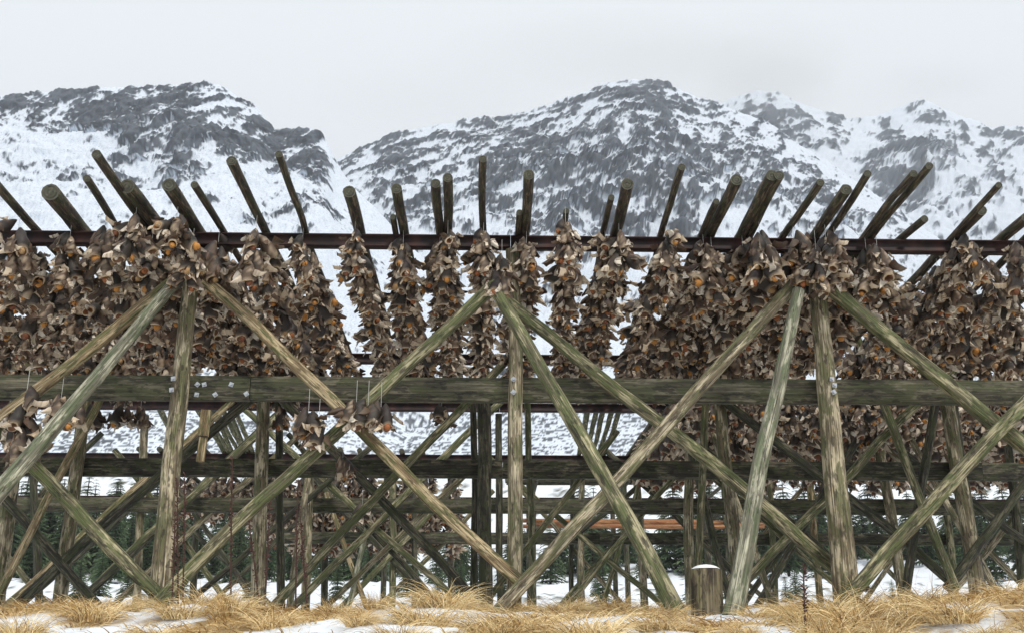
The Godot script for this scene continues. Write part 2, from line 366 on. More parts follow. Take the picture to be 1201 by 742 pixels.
func make_materials() -> void:
	M.grey = wood_mat(11, Color(.16, .13, .08), Color(.48, .42, .29), Color(.11, .115, .05), Color(.03, .024, .017), 0.38, 0.28)
	M.green = wood_mat(23, Color(.115, .105, .06), Color(.38, .345, .21), Color(.085, .105, .036), Color(.026, .022, .016), 0.5, 0.3)
	M.pale = wood_mat(37, Color(.16, .155, .11), Color(.40, .39, .29), Color(.10, .125, .065), Color(.04, .034, .026), 0.42, 0.2)
	M.tan = wood_mat(41, Color(.21, .15, .08), Color(.46, .37, .22), Color(.09, .10, .035), Color(.04, .03, .02), 0.44, 0.2)
	M.dark = wood_mat(53, Color(.042, .038, .027), Color(.14, .13, .085), Color(.045, .054, .022), Color(.016, .014, .011), 0.44, 0.4)
	M.pole = wood_mat(67, Color(.055, .038, .025), Color(.16, .125, .08), Color(.045, .052, .02), Color(.012, .01, .008), 0.44, 0.46)
	M.beam = wood_mat(71, Color(.065, .06, .04), Color(.14, .13, .088), Color(.06, .066, .03), Color(.02, .018, .013), 0.46, 0.34)
	M.rust_wood = wood_mat(83, Color(.30, .115, .045), Color(.42, .22, .10), Color(.20, .12, .06), Color(.07, .03, .02), 0.3, 0.25)
	M.end = vertex_mat(0.9)
	M.rail = StandardMaterial3D.new()
	M.rail.albedo_texture = noise_tex(0.012, 5, [0.0, 0.4, 0.55, 1.0], [Color(.10, .07, .075), Color(.16, .10, .10), Color(.21, .13, .12), Color(.30, .19, .16)], 5, 512)
	M.rail.uv1_triplanar = true
	M.rail.uv1_scale = Vector3(.8, .8, .8)
	M.rail.roughness = 0.6
	M.rail.metallic = 0.2
	M.steel = flat_mat(Color(.5, .52, .54), 0.35); M.steel.metallic = 0.8
	M.head = vertex_mat(0.62)
	M.string = flat_mat(Color(.55, .55, .52), 0.8)
	M.straw = vertex_mat(0.75)
	M.needles = vertex_mat(0.8)
	M.bark = flat_mat(Color(.05, .038, .03), 0.95)
	M.snow = flat_mat(Color(.86, .88, .9), 0.7)
	M.ground = vertex_mat(0.85)
	M.ground.heightmap_enabled = true
	M.ground.heightmap_texture = noise_tex(0.02, 5, [], [], 9, 512)
	M.ground.heightmap_scale = 3.0
	M.ground.uv1_triplanar = true
	M.ground.uv1_world_triplanar = true
	M.ground.uv1_scale = Vector3(.6, .6, .6)
	M.hill = vertex_mat(0.9)
	M.hill.albedo_texture = noise_tex(0.028, 4, [0.0, 0.27, 0.35, 0.45, 1.0], [Color(.6, .62, .64), Color(.8, .82, .84), Color(.94, .95, .96), Color(.98, .99, 1), Color(1, 1, 1)], 21, 1024)
	M.hill.uv1_triplanar = true
	M.hill.uv1_world_triplanar = true
	M.hill.uv1_scale = Vector3(1.0 / 60, 1.0 / 34, 1.0 / 60)

# ------------------------------------------------------------------ timber

# A slightly crooked round log from p to q, with sawn ends of paler wood.
func log_mesh(p: Vector3, q: Vector3, r0: float, r1: float, wood: StandardMaterial3D, bend := 0.012, sides := 14, square := 2.0) -> ArrayMesh:
	var axis := q - p
	var L := axis.length()
	var w := axis / L
	var u := w.cross(Vector3(0, 0, 1) if absf(w.z) < 0.9 else Vector3(0, 1, 0)).normalized()
	var v := w.cross(u)
	var rings := maxi(6, int(L * 4.0))
	var ph := rng.randf() * 100.0
	var voff := rng.randf() * maxf(0.0, 6.5 - L) / 6.5
	var uoff := rng.randf()
	var pts := []
	var nrm := []
	for i in rings + 1:
		var t := float(i) / rings
		var c := w * (L * t) + (u * n1.get_noise_2d(ph, t * L * 0.9) + v * n1.get_noise_2d(ph + 50.0, t * L * 0.9)) * bend * L
		var row := []
		var nrow := []
		for j in sides + 1:
			var a := TAU * (j % sides) / sides
			var ca := cos(a)
			var sa := sin(a)
			var dir := u * ca + v * sa
			var sq := 1.0
			var nn0 := dir
			if square > 2.0:
				sq = 0.93 / pow(pow(absf(ca), square) + pow(absf(sa), square), 1.0 / square)
				nn0 = (u * signf(ca) * pow(absf(ca), square - 1.0) + v * signf(sa) * pow(absf(sa), square - 1.0)).normalized()
			var rr := sq * lerpf(r0, r1, t) * (1.0 + 0.09 * n2.get_noise_3d(cos(a) * 30.0 + ph, t * L * 25.0, sin(a) * 30.0))
			row.append(c + dir * rr)
			nrow.append(nn0)
		pts.append(row)
		nrm.append(nrow)
	var st := SurfaceTool.new()
	st.begin(Mesh.PRIMITIVE_TRIANGLES)
	for i in rings:
		for j in sides:
			for k in [[0, 0], [1, 1], [0, 1], [0, 0], [1, 0], [1, 1]]:
				var a: int = i + k[0]
				var b: int = j + k[1]
				st.set_normal(nrm[a][b])
				st.set_uv(Vector2(uoff + float(b) / sides, voff + L * a / rings / 6.5))
				st.add_vertex(pts[a][b])
	st.set_material(wood)
	var mesh := st.commit()
	var ec := SurfaceTool.new()
	ec.begin(Mesh.PRIMITIVE_TRIANGLES)
	for e in 2:
		var ring: Array = pts[0] if e == 0 else pts[rings]
		var mid := Vector3.ZERO
		for j in sides: mid += ring[j] / sides
		var nn := -w if e == 0 else w
		for b in 5:
			for j in sides:
				var tone := 0.055 + 0.05 * n2.get_noise_3d(ph + b * 17.0, j * 9.0, e * 30.0) + (0.02 if b % 2 == 0 else -0.01)
				var col := Color(tone * 1.05, tone * 1.02, tone * 0.72)
				var f0 := b / 5.0
				var f1 := (b + 1) / 5.0
				var q4 := [mid.lerp(ring[j], f0), mid.lerp(ring[j + 1], f0), mid.lerp(ring[j + 1], f1), mid.lerp(ring[j], f1)]
				for k in ([0, 2, 1, 0, 3, 2] if e == 0 else [0, 1, 2, 0, 2, 3]):
					ec.set_normal(nn)
					ec.set_color(col)
					ec.add_vertex(q4[k])
	ec.set_material(M.end)
	return ec.commit(mesh)

# A sawn or rolled bar along x: the profile (y, z) swept over the length, edges a little uneven.
func bar_mesh(length: float, profile: Array, wood: StandardMaterial3D, wobble := 0.004) -> ArrayMesh:
	var seg := maxi(2, int(length * 3.0))
	var st := SurfaceTool.new()
	st.begin(Mesh.PRIMITIVE_TRIANGLES)
	var n := profile.size()
	var around := [0.0]
	for j in n: around.append(around[j] + (profile[(j + 1) % n] - profile[j]).length())
	var ph := rng.randf() * 200.0
	var voff := rng.randf() * maxf(0.0, 6.5 - length) / 6.5
	for i in seg:
		for j in n:
			var a: Vector2 = profile[j]
			var b: Vector2 = profile[(j + 1) % n]
			var e := (b - a).normalized()
			var nn := Vector3(0, e.y, -e.x).normalized()
			nn = Vector3(0, -e.y, e.x) if Vector2(-e.y, e.x).dot((a + b) * 0.5) > 0.0 and false else nn
			var q := []
			for k in [[i, j], [i + 1, j], [i + 1, j + 1], [i, j + 1]]:
				var x: float = length * k[0] / seg
				var c: Vector2 = profile[k[1] % n]
				var wob := Vector2(n2.get_noise_3d(x * 14.0, (k[1] % n) * 31.0, ph), n2.get_noise_3d(x * 14.0, (k[1] % n) * 31.0 + 200.0, ph)) * wobble
				q.append([Vector3(x, c.x + wob.x, c.y + wob.y), Vector2(around[k[1]] / around[n], voff + x / 6.5)])
			for k in [0, 1, 2, 0, 2, 3]:
				st.set_uv(q[k][1])
				st.add_vertex(q[k][0])
	# ends
	var tris := Geometry2D.triangulate_polygon(PackedVector2Array(profile))
	for x in [0.0, length]:
		for k in tris:
			var c: Vector2 = profile[k]
			st.set_uv(Vector2(0.3 + c.x, c.y))
			st.add_vertex(Vector3(x, c.x, c.y))
	st.set_smooth_group(-1)
	st.generate_normals()
	st.set_material(wood)
	return st.commit()

func board_profile(h: float, d: float, c := 0.008) -> Array:
	var a := h * 0.5
	var b := d * 0.5
	return [Vector2(-a, -b + c), Vector2(-a, b - c), Vector2(-a + c, b), Vector2(a - c, b), Vector2(a, b - c), Vector2(a, -b + c), Vector2(a - c, -b), Vector2(-a + c, -b)]

func channel_profile(h: float, d: float, t: float) -> Array:   # an I shape
	var a := h * 0.5
	var b := d * 0.5
	return [Vector2(-a, -b), Vector2(-a, b), Vector2(-a + t, b), Vector2(-a + t, t * 0.5), Vector2(a - t, t * 0.5), Vector2(a - t, b), Vector2(a, b), Vector2(a, -b), Vector2(a - t, -b), Vector2(a - t, -t * 0.5), Vector2(-a + t, -t * 0.5), Vector2(-a + t, -b)]

func bolt(parent: Node, at: Vector3) -> void:
	var o := put("bolt", M.bolt_mesh, parent, at)
	o.rotation.z = rng.randf() * 1.5

func build_rack() -> void:
	var rack := base("drying_rack")
	tag(rack, "long weathered timber rack of posts, beams and crossed braces on a snowy bank", "drying rack")
	var bs := SurfaceTool.new()
	bs.begin(Mesh.PRIMITIVE_TRIANGLES)
	var plate := BoxMesh.new(); plate.size = Vector3(.04, .04, .006)
	var nut := CylinderMesh.new(); nut.top_radius = .013; nut.bottom_radius = .015; nut.height = .02; nut.radial_segments = 6; nut.rings = 1
	bs.append_from(plate, 0, Transform3D.IDENTITY)
	bs.append_from(nut, 0, Transform3D(Basis(Vector3.RIGHT, PI / 2), Vector3(0, 0, .012)))
	bs.set_material(M.steel)
	M.bolt_mesh = bs.commit()
	var posts := []
	for t in TIMBERS:
		var p := Vector3(t[1][0], t[1][1], t[1][2])
		var q := Vector3(t[2][0], t[2][1], t[2][2])
		var o := put(t[0], log_mesh(p, q, t[3] * .87, t[4] * .87, M[t[5]], t[6], 20 if t[0] == "brace" else 16, 5.0 if t[0] == "brace" and p.z > -1.0 else 3.0 if t[0] == "brace" else 2.0), rack, p)
		if t[0] == "post": posts.append([o, p, q, t[3], t[4]])
	# boards bolted behind the posts: z of the row, y of the middle, from x, to x, height
	var boards := []
	var cuts := [-9.4, -2.13, 0.29, 3.15, 6.1, 10.2]
	for i in 5: boards.append([-0.17 + (0.0 if i > 0 else 0.012), 1.90 + 0.004 * i, cuts[i], cuts[i + 1] - 0.004, 0.225, "beam"])
	cuts = [-11.5, -5.8, 0.25, 6.2, 12.0]
	for i in 4: boards.append([ROWS[1] - 0.15, 1.87, cuts[i], cuts[i + 1] - 0.004, 0.22, "dark"])
	cuts = [-13.0, -7.4, -1.6, 4.2, 10.0, 15.0]
	for i in 5: boards.append([ROWS[2] - 0.13, 1.87, cuts[i], cuts[i + 1] - 0.004, 0.21, "beam"])
	cuts = [-3.6, 2.1, 7.6, 13.4]
	for i in 3: boards.append([ROWS[3] - 0.13, 1.88, cuts[i], cuts[i + 1] - 0.004, 0.2, "dark"])
	for b in boards:
		var o := put("beam", bar_mesh(b[3] - b[2], board_profile(b[4], 0.09), M[b[5]]), rack, Vector3(b[2], b[1], b[0]))
		if b[2] < -8.0 and b[0] > -1.0:
			for k in BOLTS.size():
				if k < 6: bolt(o, Vector3(BOLTS[k][0] - b[2], BOLTS[k][1] - b[1], 0.052))
	for k in range(6, BOLTS.size()):
		for s in posts:
			var po: MeshInstance3D = s[0]
			var p: Vector3 = s[1]
			var q: Vector3 = s[2]
			var u: float = (BOLTS[k][1] - p.y) / (q.y - p.y)
			var c := p.lerp(q, u)
			if absf(p.z) < 0.1 and absf(c.x - BOLTS[k][0]) < 0.12:
				bolt(po, Vector3(BOLTS[k][0], BOLTS[k][1], lerpf(s[3], s[4], u) + 0.006) - p)
	# steel rails on the post tops
	var rows := [0.0, -3.95, -6.5, -10.35, -15.0]
	for i in 5:
		var half := 8.5 + 1.6 * i
		for s in 2:
			put("rail", bar_mesh(half + 0.247 if s == 0 else half, channel_profile(0.12, 0.10, 0.013), M.rail, 0.0), rack, Vector3(-half if s == 0 else 0.25, RAIL_TOP - 0.061, rows[i]))
	# packing blocks on the front left post
	var blk := put("block", bar_mesh(0.24, board_profile(0.09, 0.07), M.tan), rack, Vector3(-2.52, 1.70, -0.17))
	blk.rotation.z = -PI / 2 - 0.05
	blk = put("block", bar_mesh(0.22, board_profile(0.07, 0.06), M.tan), rack, Vector3(-2.53, 1.45, -0.18))
	blk.rotation.z = -PI / 2 - 0.05
	# far end posts under the last rail
	for x in [-9.0, -6.2, -3.4, -0.7, 2.1, 4.9, 7.8]:
		var p := Vector3(x, RAIL_TOP - 0.14, -15.0)
		var q := Vector3(x + 0.1, -0.3, -15.0)
		put("post", log_mesh(p, q, .07, .08, M.dark), rack, p)

# ------------------------------------------------------------------ fish heads

func tri(st: SurfaceTool, a: Vector3, b: Vector3, c: Vector3, ca: Color, cb: Color, cc: Color) -> void:
	st.set_color(ca); st.add_vertex(a)
	st.set_color(cb); st.add_vertex(b)
	st.set_color(cc); st.add_vertex(c)

func quad(st: SurfaceTool, p: Array, c: Array) -> void:
	tri(st, p[0], p[1], p[2], c[0], c[1], c[2])
	tri(st, p[0], p[2], p[3], c[0], c[2], c[3])

# One dried cod head, snout up, cut neck down: a shrunken wedge of dark skin, an orange hollow where the neck was, torn cream gill covers and collar.
func head_mesh(seed_: int) -> ArrayMesh:
	var r := RandomNumberGenerator.new()
	r.seed = seed_
	var L := r.randf_range(.18, .24)
	var W := r.randf_range(.050, .064)
	var D := r.randf_range(.054, .068)
	var skin := Color(.034, .026, .021) * r.randf_range(.6, 1.5)
	var side := Color(.10, .066, .043) * r.randf_range(.7, 1.3)
	var cream := Color(.64, .50, .34) * r.randf_range(.8, 1.2)
	var pale := Color(.86, .79, .67) * r.randf_range(.8, 1.1)
	var orange := Color(.40, .16, .045) * r.randf_range(.5, 1.2) if r.randf() < .45 else Color(.20, .10, .05)
	var brown := Color(.11, .05, .022)
	var flesh := [Color(.52, .23, .05), Color(.30, .10, .03), Color(.42, .26, .12), Color(.20, .07, .03)][seed_ % 4] as Color
	var st := SurfaceTool.new()
	st.begin(Mesh.PRIMITIVE_TRIANGLES)
	st.set_smooth_group(0)
	var S := 12
	var T := 8
	var P := []
	var K := []
	for i in T + 1:
		var t := float(i) / T
		var wide := W * (0.20 + 0.86 * sin(2.45 * t))
		var deep := D * (0.18 + 0.86 * sin(2.35 * t))
		var row := []
		var crow := []
		for j in S:
			var a := TAU * j / S
			var crumple := 1.0 + 0.16 * n2.get_noise_3d(cos(a) * 40.0 + seed_ * 37.0, t * 80.0, sin(a) * 40.0)
			var x := cos(a) * wide * crumple
			var z := sin(a) * deep * crumple
			if absf(cos(a)) > 0.8 and t > 0.3 and t < 0.6: x *= 0.82                # eye hollows
			row.append(Vector3(x, -L * t + 0.02 * sin(a) * t, z))
			var m := n2.get_noise_3d(x * 900.0, t * 90.0 + seed_ * 11.0, z * 900.0)
			var c := skin.lerp(side, smoothstep(-0.3, 0.9, -sin(a) + 1.8 * m))
			if sin(a) < -0.55: c = c.lerp(cream, 0.55 * smoothstep(-0.05, 0.3, m))
			if t > 0.93: c = c.lerp(cream, 0.35)
			crow.append(c)
		P.append(row)
		K.append(crow)
	for i in T:
		for j in S:
			var k := (j + 1) % S
			quad(st, [P[i][j], P[i][k], P[i + 1][k], P[i + 1][j]], [K[i][j], K[i][k], K[i + 1][k], K[i + 1][j]])
	for j in S:   # snout
		tri(st, Vector3(0, .008, 0), P[0][(j + 1) % S], P[0][j], side, side, side)
	# the hollow neck
	st.set_smooth_group(1)
	var lip := []
	var deep_ := []
	for j in S:
		var c: Vector3 = P[T][j]
		lip.append(Vector3(c.x * .72, c.y - .004, c.z * .72))
		deep_.append(Vector3(c.x * .42, c.y + .05, c.z * .42))
	for j in S:
		var k := (j + 1) % S
		quad(st, [P[T][j], P[T][k], lip[k], lip[j]], [cream, cream, cream, cream])
		quad(st, [lip[j], lip[k], deep_[k], deep_[j]], [orange, orange, orange, orange])
		tri(st, deep_[j], deep_[k], Vector3(0, -L + .06, 0), orange, orange, orange)
	# lump of flesh round the backbone
	if r.randf() < 0.6:
		st.set_smooth_group(2)
		var B := Vector3(r.randf_range(-.01, .01), -L - .004, D * .35)
		var R := r.randf_range(.022, .034)
		for i in 5:
			for j in 8:
				var q := []
				var qc := []
				for k in [[0, 0], [0, 1], [1, 1], [1, 0]]:
					var th: float = PI * (i + k[0]) / 5.0
					var phi: float = TAU * (j + k[1]) / 8.0
					var rr := R * (1.0 + 0.25 * n2.get_noise_3d(cos(phi) * 60.0, th * 40.0 + seed_, sin(phi) * 60.0))
					q.append(B + Vector3(sin(th) * cos(phi), cos(th) * 1.1, sin(th) * sin(phi)) * rr)
					qc.append(flesh)
				quad(st, q, qc)
	# gill covers, collar flaps and fins: thin curled sheets
	var flaps := []
	for s in [-1.0, 1.0]:
		flaps.append([Vector3(s * W * .9, -L * .55, D * .1), Vector3(s * r.randf_range(.5, 1.3), -1.0, r.randf_range(-.5, .35)), r.randf_range(.08, .14), r.randf_range(.05, .085), s])
		flaps.append([Vector3(s * W * .6, -L * .82, -D * .5), Vector3(s * r.randf_range(.3, 1.6), -1.0, r.randf_range(-1.2, -.2)), r.randf_range(.07, .12), r.randf_range(.05, .085), s])
		if r.randf() < 0.95: flaps.append([Vector3(s * W * .5, -L * .95, D * .3), Vector3(s * r.randf_range(-.4, 1.2), -1.0, r.randf_range(-.4, 1.2)), r.randf_range(.05, .1), r.randf_range(.03, .06), s])
	flaps.append([Vector3(0, -L * .3, -D * .75), Vector3(r.randf_range(-.4, .4), -1.0, r.randf_range(-1.2, -.5)), r.randf_range(.06, .1), r.randf_range(.03, .05), 1.0])
	var gi := 3
	for f in flaps:
		st.set_smooth_group(gi)
		gi += 1
		var d: Vector3 = f[1].normalized()
		var across := d.cross(Vector3(0.3, 0, 1)).normalized() if r.randf() < 0.5 else d.cross(Vector3(1, 0.2, 0.2)).normalized()
		var out := across.cross(d).normalized()
		var curl := r.randf_range(-.05, .05)
		var fc := cream.lerp(pale, r.randf()) if r.randf() < 0.68 else side
		var rim := fc * r.randf_range(.35, 1.1)
		var N := 4
		var grid := []
		for i in N + 1:
			var t := float(i) / N
			var row := []
			for j in 4:
				var s2 := j / 3.0 - 0.5
				var wd: float = f[3] * (1.15 * pow(1.0 - t, .8) + 0.12) * (1.0 + 0.3 * n2.get_noise_2d(t * 90.0 + seed_ * 13.0, j * 60.0))
				var tip := 1.0 - 0.28 * absf(s2 * 2.0) * r.randf()
				row.append(f[0] + d * (f[2] * t * tip) + across * (s2 * wd) + out * (curl * (s2 * s2 * 4.0 + t * t) + .012 * n2.get_noise_3d(t * 120.0, j * 70.0, seed_ * 9.0)))
			grid.append(row)
		for i in N:
			for j in 3:
				var c0 := fc.lerp(rim, absf(j - 1.0) * 0.5).lerp(brown, smoothstep(.0, .3, n2.get_noise_3d(i * 70.0, j * 90.0, seed_ * 31.0 + gi * 17.0)))
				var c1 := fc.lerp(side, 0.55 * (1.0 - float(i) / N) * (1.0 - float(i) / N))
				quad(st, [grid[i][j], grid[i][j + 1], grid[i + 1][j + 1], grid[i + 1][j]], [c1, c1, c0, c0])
	st.generate_normals()
	st.set_material(M.head)
	return st.commit()

var heads := []
var bundles := []

func make_bundles() -> void:
	for k in 14: heads.append(head_mesh(100 + k))
	var cord := CylinderMesh.new()
	cord.top_radius = .002; cord.bottom_radius = .002; cord.height = .22; cord.radial_segments = 5; cord.rings = 1
	cord.material = M.string
	for b in 14:
		var o := Node3D.new()
		var n := rng.randi_range(7, 9)
		var drop := rng.randf_range(.36, .48)
		for i in n:
			var h := MeshInstance3D.new()
			h.name = "fish_head"
			h.mesh = heads[rng.randi() % heads.size()]
			o.add_child(h, true)
			var a := i * 2.4 + rng.randf_range(-.5, .5)
			var y := -0.02 - drop * i / (n - 1.0) * 0.8 + rng.randf_range(-.03, .03)
			var tilt := rng.randf_range(.05, .42) if rng.randf() < 0.82 else rng.randf_range(.6, 1.2)
			# the belly of each head leans out of the bundle
			h.transform = Transform3D(Basis(Vector3.UP, a) * Basis(Vector3.RIGHT, tilt) * Basis(Vector3.UP, rng.randf_range(-1.2, 1.2) + (PI if rng.randf() < .35 else 0.0)), Vector3(sin(a) * -.03, y, cos(a) * -.03))
			h.scale = Vector3.ONE * rng.randf_range(.85, 1.2)
		var s := MeshInstance3D.new()
		s.name = "string"
		s.mesh = cord
		s.position.y = .02
		o.add_child(s, true)
		bundles.append(o)

func hang(at: Vector3, label: String, group: String, grow := 1.0) -> Node3D:
	var o: Node3D = bundles[rng.randi() % bundles.size()].duplicate()
	o.name = numbered("fish_head_bundle")
	add_child(o)
	o.transform = Transform3D(Basis(Vector3.UP, rng.randf() * TAU).scaled(Vector3.ONE * grow), at)
	tag(o, label, "fish bundle", group)
	return o

# ------------------------------------------------------------------ poles

const ORDINALS := ["first", "second", "third", "fourth", "fifth", "sixth", "seventh", "eighth", "ninth", "tenth", "eleventh", "twelfth", "thirteenth", "fourteenth", "fifteenth", "sixteenth", "seventeenth", "eighteenth", "nineteenth", "twentieth"]

# Counts the poles along the front rail from the nearest upright post that tells the bays apart.
func pole_place(i: int) -> String:
	var x: float = POLES[i][2]
	var edges := [-2.72, 0.29, 3.12, 99.0]
	var names := ["outside the bolted post", "inside the bolted post", "past the middle post", "past the stalk's post"]
	var b := 0
	while x > edges[b]: b += 1
	var n := 0
	for p in POLES:
		var ox: float = p[2]
		if b == 0:
			if ox > x and ox <= edges[0]: n += 1
		elif ox < x and ox > edges[b - 1]: n += 1
	return "%s front pole %s" % [ORDINALS[mini(n, 19)], names[b]]

func build_poles() -> void:
	var stuff := []
	for i in POLES.size():
		var a: Array = POLES[i]
		var r: float = a[4]
		var y := RAIL_TOP + r + 0.006
		var back := -4.45 - rng.randf() * 0.5
		var p := Vector3(a[0], y, a[1])
		var q := Vector3(a[2] - a[3] * back * -1.0 * -1.0, y - r * 0.2, back)
		q.x = a[2] + a[3] * (0.0 - back)
		var o := put("rack_pole", log_mesh(p, q, r * 1.03, maxf(r * 0.75, 0.03), M.pole, 0.005, 12), self, p)
		var long_: bool = a[1] > 1.3
		var look := "thick mossy"
		if r < 0.037: look = "thin dark"
		if r < 0.037 and long_: look = "thin far reaching"
		if r >= 0.037 and long_: look = "stout far reaching"
		if a[1] < 0.75: look = "short stubby"
		var place := pole_place(i)
		tag(o, "%s pole over the steel rail, %s" % [look, place], "pole", "poles laid across the rack")
		var nth := 0
		# bundles along the pole
		var wide_mass: bool = a[2] < -2.0 or a[2] > 1.6
		var z := rng.randf_range(.05, .42) if wide_mass else rng.randf_range(-.1, .35)
		if i in [4, 5, 17]: z = 0.6
		if i in [3, 11, 16, 30]: z -= 0.9
		while z > -4.3:
			var x: float = a[2] + a[3] * (0.0 - z)
			var low := y - r - 0.015 - rng.randf() * .05
			var grow := rng.randf_range(.88, 1.1) if wide_mass else rng.randf_range(.78, .95)
			if absf(x - .026 * (10.0 - z)) / (10.0 - z) < .49:
				hang(Vector3(x, low, z), "%s bundle of cod heads along the %s" % [ORDINALS[nth], place], "cod heads hung from the front poles", grow)
				nth += 1
			z -= rng.randf_range(.46, .62)
	for c in [[-2.74, 3.30, .42], [-2.62, 3.12, .45], [3.02, 3.16, .45], [3.22, 3.22, .4], [.16, 3.05, .42]]:
		hang(Vector3(c[0], c[1], c[2]), "clump of cod heads hung over the meeting of the front braces", "cod heads over the brace peaks", .85)
	for a in BARE_POLES:
		var y: float = RAIL_TOP + a[3] + 0.004
		var p := Vector3(a[0] - a[2] * 0.8, y, a[1] + 0.8)
		var q := Vector3(a[0] + a[2] * 6.0, y, a[1] - 5.0)
		q.x = a[0] + a[2] * 5.0
		var o := put("bare_pole", log_mesh(p, q, a[3], a[3] * .8, M.green, .004, 8), self, p)
		tag(o, "bare pole bunched on the rear rails against the snowy slope", "pole", "bare poles on the rear rails")
	# second bay on the east side, and the last bay on the west side: poles full of heads
	for k in 19:
		var x := 2.75 + k * .4 + rng.randf_range(-.1, .1)
		var y := RAIL_TOP + 0.05
		var p := Vector3(x, y, -4.9)
		var q := Vector3(x - .1, y, -10.9)
		var o := put("rear_pole", log_mesh(p, q, .05, .045, M.pole, .004, 8), self, p)
		tag(o, "round pole on the rear rails loaded with cod heads", "pole", "loaded poles on the rear rails")
		var z := -5.1 - rng.randf() * .3
		while z > -10.6:
			if z > -6.2 and x < 8.5 and k % 2 == 0: hang(Vector3(x, y - .055, z), "bundle of dried cod heads hanging in the bay behind the second beam", "cod heads hung in the second bay", 1.1)
			else: stuff.append(Vector3(x, y - .06, z))
			z -= rng.randf_range(.5, .65)
	for k in 16:
		var x := -6.1 + k * .36 + rng.randf_range(-.1, .1)
		var y := RAIL_TOP + 0.05
		var p := Vector3(x, y, -10.2)
		var q := Vector3(x - .1, y, -15.4)
		var o := put("rear_pole", log_mesh(p, q, .05, .045, M.pole, .004, 8), self, p)
		tag(o, "round pole on the last rails loaded with dark cod heads", "pole", "loaded poles on the last rails")
		var z := -12.4
		while z > -15.2:
			stuff.append(Vector3(x, y - .06, z))
			if x > -4.3 and rng.randf() < .9: stuff.append(Vector3(x + rng.randf_range(-.1, .1), y - .42, z + .1))
			if x > -4.0 and rng.randf() < .9: stuff.append(Vector3(x + rng.randf_range(-.1, .1), y - .8, z + .1))
			z -= rng.randf_range(.5, .7)
	var st := SurfaceTool.new()
	st.begin(Mesh.PRIMITIVE_TRIANGLES)
	for c in bundles[3].get_children():
		if String(c.name).begins_with("fish_head"): st.append_from(c.mesh, 0, c.transform)
	st.set_material(M.head)
	var mm := MultiMesh.new()
	mm.transform_format = MultiMesh.TRANSFORM_3D
	mm.mesh = st.commit()
	mm.instance_count = stuff.size()
	for i in stuff.size():
		mm.set_instance_transform(i, Transform3D(Basis(Vector3.UP, rng.randf() * TAU).scaled(Vector3.ONE * rng.randf_range(.95, 1.25)), stuff[i]))
	var mi := MultiMeshInstance3D.new()
	mi.name = "rear_fish_heads"
	mi.multimesh = mm
	add_child(mi)
	tag(mi, "dense mass of dried cod heads hanging in the rearmost bays", "fish heads", "", "stuff")
	var words := ["large tangle of cod heads hanging by the upper brace beside the front beam", "small tuft of cod heads hanging beside the front beam and pale prop", "pair of cod heads dangling on strings below the front beam", "pair of cod heads dangling on strings below the front beam", "row of cod heads tied on the crossing of two front braces", "row of cod heads tied on the crossing of two front braces", "row of cod heads tied on the crossing of two front braces", "small withered clump of cod heads lodged on the second beam", "ragged clump of cod heads caught in the rear brace crossing"]
	for i in STRAYS.size():
		var s: Array = STRAYS[i]
		var at := Vector3(s[0], s[1], s[2])
		if i == 0:
			hang(at, words[0], "", 1.25)
			continue
		# two or three heads on one string
		var o := base("stray_heads", at)
		tag(o, words[i] if i < words.size() else "few cod heads hanging just below the front beam", "fish heads", "stray cod heads")
		for k in (4 if i == 1 else 2):
			var h := put("fish_head", heads[(i * 2 + k) % heads.size()], o, Vector3(k * .07 - .03, -k * .03, rng.randf_range(-.02, .03)))
			h.rotation = Vector3(rng.randf_range(-.3, .3), rng.randf() * TAU, rng.randf_range(-.35, .35))
			h.scale = Vector3.ONE * (1.05 if at.z > -1.0 else 1.15)
		var c := CylinderMesh.new()
		c.top_radius = .002; c.bottom_radius = .002; c.height = .22; c.radial_segments = 5; c.rings = 1
		c.material = M.string
		put("string", c, o, Vector3(0, .06, 0))

# ------------------------------------------------------------------ land

func color_lerp_ground(x: float, z: float) -> Color:
	var d := 10.0 - z
	var n := n1.get_noise_2d(x * 2.3 + 300.0, z * 2.3) + 0.45 * n2.get_noise_2d(x * 9.0, z * 9.0)
	var snow := Color(.76, .80, .85)
	var mat := Color(.36, .25, .115) * (1.0 + .5 * n2.get_noise_2d(x * 60.0, z * 60.0))
	var heath := Color(.10, .105, .07)
	var east := 0.22 if x > 3.2 and d < 10.5 else 0.0
	if d < 10.8: return mat.lerp(snow, smoothstep(-.04, .04, n + .2 - east))
	if d < 45.0: return Color(.20, .16, .09).lerp(snow, smoothstep(-.42, -.34, n))
	return heath.lerp(snow, smoothstep(-.3, -.2, n + 0.12 + 0.4 * n2.get_noise_2d(x * 3.0, z * 3.0)))

func build_ground() -> void:
	var ds := []
	var d := -8.0
	while d < 2500.0:
		ds.append(d)
		d += 0.11 if d > 5.0 and d < 11.0 else maxf(0.25, d * 0.018) if d > 0.0 else 0.8
	var C := 300
	var st := SurfaceTool.new()
	st.begin(Mesh.PRIMITIVE_TRIANGLES)
	for i in ds.size():
		var half: float = maxf(12.0, absf(ds[i]) * 0.75 + 4.0)
		for j in C + 1:
			var x := half * (2.0 * j / C - 1.0)
			var z: float = 10.0 - ds[i]
			st.set_color(color_lerp_ground(x, z))
			st.add_vertex(Vector3(x, ground_y(x, z), z))
	for i in ds.size() - 1:
		for j in C:
			var a := i * (C + 1) + j
			var b := a + C + 1
			for k in [a, b + 1, a + 1, a, b, b + 1]: st.add_index(k)
	st.generate_normals()
	st.set_material(M.ground)
	tag(put("ground", st.commit()), "snowy bank with matted straw rising to the hillside", "ground", "", "structure")

